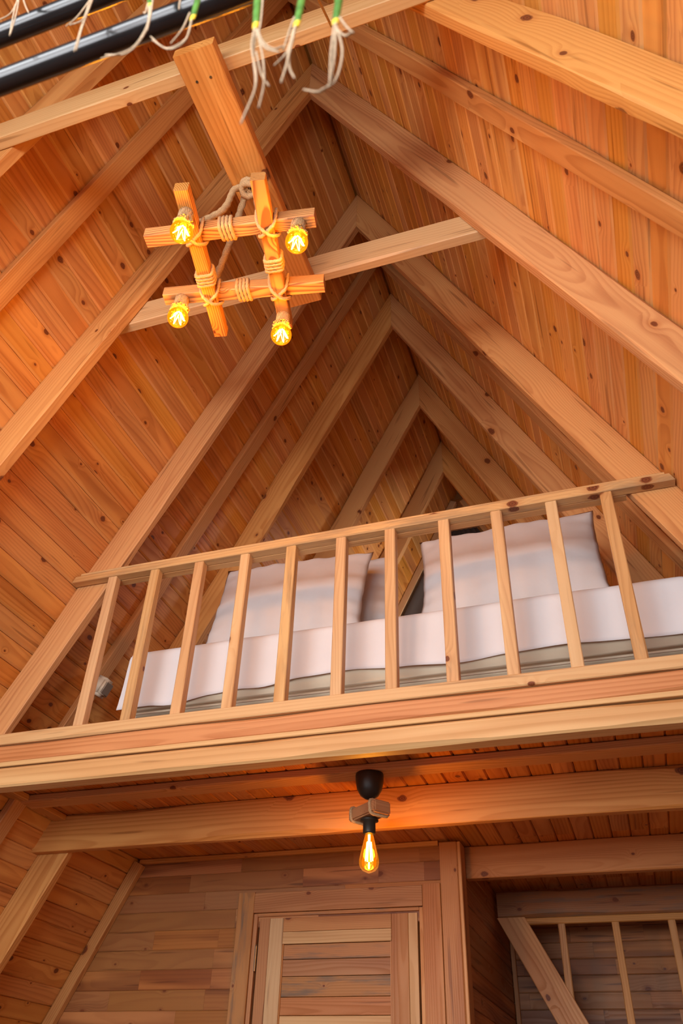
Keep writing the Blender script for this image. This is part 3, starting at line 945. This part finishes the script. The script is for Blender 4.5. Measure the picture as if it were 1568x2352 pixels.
# ------------------------------------------------------------------ bulbs
def globe_bulb(parent, mw, r=.037):
    prof = []
    for k in range(1, 19):
        a = math.pi*k/20
        prof.append((r*math.sin(a), -r*math.cos(a)))
    prof = [(r*.04, -r)] + prof + [(.016, r*1.03), (.0145, r*1.25)]
    V, F = lathe(prof, 28)
    g = link('bulb_glass', mesh('bulb_glass', V, F, True), M_BULB, parent, mw)
    P = []
    for k in range(6):                       # zigzag of long filaments
        a = 2*math.pi*k/6; b_ = a + math.pi/6
        t0 = (math.cos(a)*.007, math.sin(a)*.007, .026); t1 = (math.cos(b_)*.025, math.sin(b_)*.025, -.012)
        t2 = (math.cos(b_ + .5)*.012, math.sin(b_ + .5)*.012, .018)
        P.append(sweep(spline([t0, ((t0[0]+t1[0])*.55, (t0[1]+t1[1])*.55, .004), t1], 5), .0021, 6))
        P.append(sweep(spline([t1, ((t2[0]+t1[0])*.5, (t2[1]+t1[1])*.5, -.004), t2], 5), .0016, 6))
    V, F = joinvf(P)
    link('filament', mesh('filament', V, F, True), M_FIL, parent, mw)
    V, F = sweep([(0, 0, .026), (0, 0, .046)], .006, 10)
    link('bulb_stem', mesh('bulb_stem', V, F), M_FRINGE, parent, mw)
    return g

def bulb_light(name, loc, power, radius, color=(1.0, .52, .05)):
    d = bpy.data.lights.new(name, 'POINT'); d.energy = power; d.color = color; d.shadow_soft_size = radius
    o = bpy.data.objects.new(name, d); col.objects.link(o); o.location = loc
    return o

# ------------------------------------------------------------------ chandelier
CHZ = .905                               # underside of the lower bars
ch = empty('chandelier', U(-.350, .548, CHZ))
tag(ch, 'rustic chandelier of four crossed timber bars lashed with rope, four lit bulbs', 'chandelier')
BT = .047                                # bar section in metres
def chbar(a, b, zoff):
    a = U(a[0], a[1], CHZ) + Vector((0, 0, BT/2 + zoff)); b = U(b[0], b[1], CHZ) + Vector((0, 0, BT/2 + zoff))
    beam('timber_bar', a, b, BT, BT, (0, 0, 1), M_BURNT, ch, .003, base=.002)
    return a, b
aA = chbar((-.3799, .4383), (-.4295, .6597), 0)
aB = chbar((-.2848, .4540), (-.3345, .6740), 0)
aC = chbar((-.4600, .4935), (-.2390, .5312), .020)
aD = chbar((-.4810, .5835), (-.2610, .6285), .020)
def crossing(p, q):
    (a, b), (c, d) = p, q
    x1, y1, x2, y2 = a.x, a.y, b.x, b.y; x3, y3, x4, y4 = c.x, c.y, d.x, d.y
    den = (x1-x2)*(y3-y4) - (y1-y2)*(x3-x4)
    t = ((x1-x3)*(y3-y4) - (y1-y3)*(x3-x4))/den
    return Vector((x1 + t*(x2-x1), y1 + t*(y2-y1), U(0, 0, CHZ).z))
def wrap(bar_, t, turns=4, rr=.0062):
    a, b = bar_
    d = (b-a).normalized(); side = Vector((0, 0, 1)).cross(d).normalized(); upz = Vector((0, 0, 1))
    c = a + (b-a)*t
    hh = BT/2 + rr*.8
    P = []
    n = 28*turns
    for i in range(n+1):
        th = 2*math.pi*i/28 + .6
        cx, sx = math.cos(th), math.sin(th)
        m = (abs(cx)**7 + abs(sx)**7)**(1/7)
        P.append(c + d*((i/n-.5)*turns*rr*2.05) + side*(cx/m*hh) + upz*(sx/m*hh))
    return sweep(P, rr, 9, strands=3, pitch=.020)
for bar_, t in ((aA, .57), (aB, .53), (aC, .485), (aD, .50)):
    V, F = wrap(bar_, t)
    link('rope_wrap', mesh('rope_wrap', V, F, True), M_ROPE, ch, Matrix.Identity(4))
def lash(p, bar_):
    a, b = bar_
    d = (b-a).normalized(); side = Vector((0, 0, 1)).cross(d).normalized(); upz = Vector((0, 0, 1))
    rr = .0058; h = BT/2
    out = []
    for s in (1, -1):
        zz = -rr*.9 if s > 0 else -rr*2.2
        P = [p + side*(-h-.010) + d*(-s*(h+.016)) + upz*(.062),
             p + side*(-h-.008) + d*(-s*(h+.008)) + upz*(.022),
             p + side*(-h-.001) + d*(-s*(h*.85)) + upz*(.0),
             p + side*(-h*.5) + d*(-s*h*.45) + upz*zz,
             p + upz*(zz-.001),
             p + side*(h*.5) + d*(s*h*.45) + upz*zz,
             p + side*(h+.001) + d*(s*h*.85) + upz*(.0),
             p + side*(h+.008) + d*(s*(h+.008)) + upz*(.022),
             p + side*(h+.010) + d*(s*(h+.016)) + upz*(.062)]
        out.append(sweep(spline(P, 7), rr, 9, strands=3, pitch=.019))
    return joinvf(out)
def world_part(name, vf, mat, root, smooth=True):
    V, F = vf
    inv = root.matrix_basis.inverted()
    return link(name, mesh(name, [inv @ v for v in V], F, smooth), mat, root, root.matrix_basis.copy())
for p, q in ((aA, aC), (aA, aD), (aB, aC), (aB, aD)):
    world_part('rope_lashing', lash(crossing(p, q), p), M_ROPE, ch)
# hanging ropes gather at a knot under the board
hub = U(-.338, .522, 1.0405) + Vector((0, 0, -.034))
tops = [crossing(aA, aC), crossing(aB, aC), crossing(aA, aD), crossing(aB, aD)]
for i, tpt in enumerate(tops):
    p = tpt + Vector((0, 0, BT + .045))
    o = (p - hub); o.z = 0; o.normalize()
    mid = (p + hub)/2 + Vector((0, 0, -.03))
    world_part('hanging_rope', sweep(spline([hub + o*.004, hub + o*.05 + Vector((0, 0, -.012)), mid, p, p + Vector((0, 0, -.03))], 12), .0115, 10, strands=3, pitch=.034, jit=.10), M_ROPE, ch)
Vh, Fh = joinvf([sweep([hub + Vector((.026*math.cos(a/9*6.283), .026*math.sin(a/9*6.283), zo + .006*math.sin(a*1.4))) for a in range(9)], .012, 9, closed=True, strands=3, pitch=.03) for zo in (-.012, .008)])
world_part('rope_knot', (Vh, Fh), M_ROPE, ch)
world_part('hook', sweep(spline([hub + Vector((0, 0, .026)), hub + Vector((0, 0, .0)), hub + Vector((.014, 0, -.016)), hub + Vector((.028, 0, 0))], 6), .004, 8), M_SCREW, ch)

def jute_socket(root, top):
    """rope-covered lamp holder hanging from 'top' with frayed end"""
    r0 = .0215
    Ls = .062
    P = []
    V, F = lathe([(r0*.9, 0), (r0*1.03, -.008), (r0, -Ls*.6), (r0*1.02, -Ls)], 24)
    P.append((V, F))
    for k in range(34):                      # upright strands of the sleeve
        a = 2*math.pi*k/34
        rr = r0 + .0015
        P.append(sweep([(rr*math.cos(a + .1*math.sin(j*2 + k)), rr*math.sin(a + .1*math.sin(j*2 + k)), -Ls*j/4) for j in range(5)], .0022, 5))
    V, F = joinvf(P)
    mw = Matrix.Translation(top)
    link('socket_sleeve', mesh('socket_sleeve', V, F, True), M_ROPE, root, mw)
    P = []
    for k in range(90):
        a = random.uniform(0, 2*math.pi); z = -Ls + random.uniform(-.004, .016)
        r1 = r0 + .001; r2 = r0 + random.uniform(.004, .013)
        az = random.uniform(-.35, .35)
        P.append(sweep([(r1*math.cos(a), r1*math.sin(a), z + .004), ((r1+r2)/2*math.cos(a+az*.5), (r1+r2)/2*math.sin(a+az*.5), z + random.uniform(-.002, .004)),
                        (r2*math.cos(a+az), r2*math.sin(a+az), z - random.uniform(.002, .014))], lambda t: .0016 + .0016*t, 5))
    V, F = joinvf(P)
    f = link('frayed_fringe', mesh('frayed_fringe', V, F, True), M_FRINGE, root, mw)
    f['kind'] = 'stuff'
    globe_bulb(root, Matrix.Translation(Vector(top) + Vector((0, 0, -Ls - .043))))
    return Vector(top) + Vector((0, 0, -Ls - .043))
def onbar(b, t): return b[0] + (b[1]-b[0])*t - Vector((0, 0, BT/2))
for b, t in ((aA, .135), (aC, .905), (aD, .115), (aB, .900)):
    c = jute_socket(ch, onbar(b, t))
    bulb_light('bulb_light', c, 8.0, .03)

# ------------------------------------------------------------------ pendant under the loft
pc = U(-.3595, 1.1800, .4453)
pd = empty('pendant_lamp', pc); tag(pd, 'pendant lamp with dark cup, roped wooden block and lit pear-shaped bulb', 'lamp')
T = Matrix.Translation
u = S/2.6
V, F = lathe([(.055, 0), (.0565, -.010), (.056, -.030), (.050, -.062), (.036, -.086), (.018, -.098), (.006, -.101)], 32)
link('ceiling_cup', mesh('ceiling_cup', V, F, True), M_BRONZE, pd, T(pc))
V, F = sweep([(0, 0, -.098), (0.001, 0, -.11), (0, 0, -.128)], .0028, 8)
link('cord', mesh('cord', V, F, True), M_BLACKPL, pd, T(pc))
zb = -.150
ang = math.radians(52)
mb = T(pc) @ T((0, 0, zb)) @ Matrix.Rotation(ang, 4, 'Z')
V, F = rbox_vf(0, 0, 0, .078, .180, .048, .006, 2)
link('wooden_block', fix(mesh('wooden_block', V, F)), M_DOOR, pd, mb)
for yy in (-.062, .066):
    P = []
    for k in range(33):
        a = 2*math.pi*k/32
        cx, sx = math.cos(a), math.sin(a)
        m = (abs(cx)**6 + abs(sx)**6)**(1/6)
        P.append((cx/m*.042, yy + .004*math.sin(a), sx/m*.028))
    V, F = sweep(P[:-1], .0062, 9, closed=True, strands=3, pitch=.021)
    link('rope_wrap', mesh('rope_wrap', V, F, True), M_ROPE, pd, mb)
V, F = lathe([(.012, -.172), (.035, -.178), (.036, -.184), (.024, -.187), (.0245, -.228), (.022, -.232)], 28)
link('lamp_holder', mesh('lamp_holder', V, F, True), M_BRONZE, pd, T(pc))
prof = [(.0135, -.228), (.0165, -.240), (.021, -.258), (.027, -.282), (.0335, -.308), (.0375, -.328), (.0375, -.340), (.034, -.353), (.025, -.364), (.012, -.370), (.003, -.374)]
V, F = lathe(prof, 28)
link('bulb_glass', mesh('bulb_glass', V, F, True), M_BULB, pd, T(pc))
P = []
for k in range(6):
    a = 2*math.pi*k/6
    P.append(sweep([(math.cos(a)*.008, math.sin(a)*.008, -.262), (math.cos(a+.25)*.014, math.sin(a+.25)*.014, -.330)], .0024, 6))
P.append(sweep([(0, 0, -.235), (0, 0, -.265)], .005, 8)); P.append(sweep([(0, 0, -.335), (0, 0, -.358)], .003, 8))
V, F = joinvf(P)
link('filament', mesh('filament', V, F, True), M_FIL, pd, T(pc))
bulb_light('bulb_light', pc + Vector((0, 0, -.30)), 16.0, .03)

# ------------------------------------------------------------------ black rails near the front
for (zz, lab) in ((.4462, 'lower black lacquered metal tube crossing under the roof'), (.5265, 'upper black lacquered metal tube crossing under the roof')):
    ra = .0064*S
    xa, xb = slope_x(-1, zz) + .004, slope_x(1, zz) - .004
    V, F = sweep([U(xa + (xb-xa)*k/24, .130, zz) for k in range(25)], ra, 28)
    rt = empty('metal_tube', U((xa+xb)/2, .13, zz))
    tag(rt, lab, 'tube', 'black tubes above the front of the room')
    world_part('tube', (V, F), M_BLACK, rt)
    for (x, s) in ((xa, 1), (xb, -1)):
        V, F = sweep([U(x + s*.004, .13, zz), U(x + s*.010, .13, zz)], ra*1.25, 24)
        world_part('end_collar', (V, F), M_BLACK, rt)

# ------------------------------------------------------------------ palm with dry leaf tips
YP = .112
crown = U(-.17, .10, .80)
pl = empty('palm_plant', crown); tag(pl, 'hanging palm with green leaf ends fraying into dry pale fibres', 'plant')
def P3(px, py, Y=YP):
    v = at(px, py, Y=Y)
    return U(v.x, v.y, v.z)
def blade(pts, w0, w1):
    """flat folded leaf ribbon"""
    pts = spline(pts, 8)
    V, F = [], []
    n = len(pts)
    for i, p in enumerate(pts):
        t = (pts[min(i+1, n-1)] - pts[max(i-1, 0)]).normalized()
        side = t.cross(Vector((0, 1, 0)))
        if side.length < .05: side = t.cross(Vector((1, 0, 0)))
        side.normalize(); nn = side.cross(t)
        w = w0 + (w1-w0)*i/(n-1)
        V += [p - side*w + nn*w*.35, p, p + side*w + nn*w*.35]
    for i in range(n-1):
        a = i*3
        F += [(a, a+1, a+4, a+3), (a+1, a+2, a+5, a+4)]
    return V, F
LEAVES = [
    ((45, -14), (44, -12), [[(45, -14), (33, 25), (22, 82)], [(45, -10), (38, 30), (24, 78)], [(44, -6), (25, 30), (-6, 48)], [(50, -14), (58, 12), (66, 30)]]),
    ((215, -14), (214, -12), [[(213, -14), (192, 45), (170, 118)], [(216, -10), (190, 60), (175, 116)], [(210, -4), (178, 38), (152, 60)], [(204, 10), (190, 45), (160, 58)]]),
    ((347, -14), (344, 14), [[(343, 13), (337, 60), (300, 112), (232, 134)], [(346, 10), (338, 66), (296, 120), (242, 126)], [(352, -10), (347, 30), (338, 70)], [(340, 8), (334, 30), (330, 28)]]),
    ((457, -14), (441, 46), [[(440, 44), (428, 88), (382, 111), (346, 84)], [(442, 40), (426, 92), (388, 113), (350, 92)], [(436, 30), (418, 68), (392, 100)], [(416, -8), (412, 10), (411, 22)]]),
    ((593, -14), (586, 66), [[(585, 62), (578, 110), (588, 190), (553, 284)], [(588, 60), (582, 130), (586, 200), (560, 270)], [(590, 70), (603, 130), (606, 190), (594, 248)], [(592, 68), (604, 96), (628, 112), (650, 106)], [(590, 80), (610, 110), (642, 120)], [(604, -10), (600, 40), (594, 80)], [(588, 120), (600, 170), (618, 198)]]),
    ((694, -14), (680, 62), [[(679, 58), (668, 110), (646, 190)], [(676, 64), (664, 110), (658, 150), (645, 188)], [(674, 70), (658, 120), (630, 150)], [(676, 40), (660, 85), (650, 116)], [(668, 90), (664, 150), (676, 180)]]),
    ((779, -14), (769, 56), [[(768, 52), (760, 120), (757, 192)], [(772, 50), (768, 130), (758, 190)], [(770, 60), (762, 140), (762, 184), (735, 210), (697, 206)], [(774, 64), (786, 120), (770, 185), (735, 208)], [(780, 40), (796, 62), (812, 76)], [(776, 70), (792, 82), (808, 74)]]),
]
for li, (g0, g1, fibres) in enumerate(LEAVES):
    a = P3(*g0); b = P3(*g1)
    over = a + Vector((0, 0, .10)) ; over2 = crown + (over - crown)*.45 + Vector((0, 0, .10))
    wd = .0052 if li > 2 else .0046
    lf = world_part('leaf', blade([crown, over2, over, a, a + (b-a)*.88], wd*1.35, wd*.62), M_LEAF, pl)
    sm = lf.modifiers.new('thickness', 'SOLIDIFY'); sm.thickness = .0012
    d = (b - a)
    inv = lf
    def sub(name, vf, mat):
        V, F = vf
        m0 = pl.matrix_basis.inverted()
        o = bpy.data.objects.new(name, mesh(name, [m0 @ v for v in V], F, True))
        col.objects.link(o); o.data.materials.append(mat); o.parent = lf
        return o
    ys = sub('yellow_tip', blade([a + d*.84, a + d*.92, b], wd*.66, wd*.5), M_YELLOW)
    s2 = ys.modifiers.new('thickness', 'SOLIDIFY'); s2.thickness = .0014
    for fb in fibres:
        jy = random.uniform(-.0035, .0035)
        pts = spline([P3(x, y, YP + jy*i/len(fb)) for i, (x, y) in enumerate(fb)], 8)
        sub('dry_fibre', sweep(pts, lambda t: .00125 - .0004*t, 6), M_FIBRE)
V, F = lathe([(.02, -.05), (.035, -.03), (.03, .03), (.015, .06)], 16)
link('crown', mesh('crown', V, F, True), M_FIBRE, pl, T(crown))
V, F = sweep([crown + Vector((0, 0, .05)), crown + Vector((0, .2, .3)), U(-.17, .376, 1.062)], .004, 8)
world_part('hanging_cord', (V, F), M_ROPE, pl)
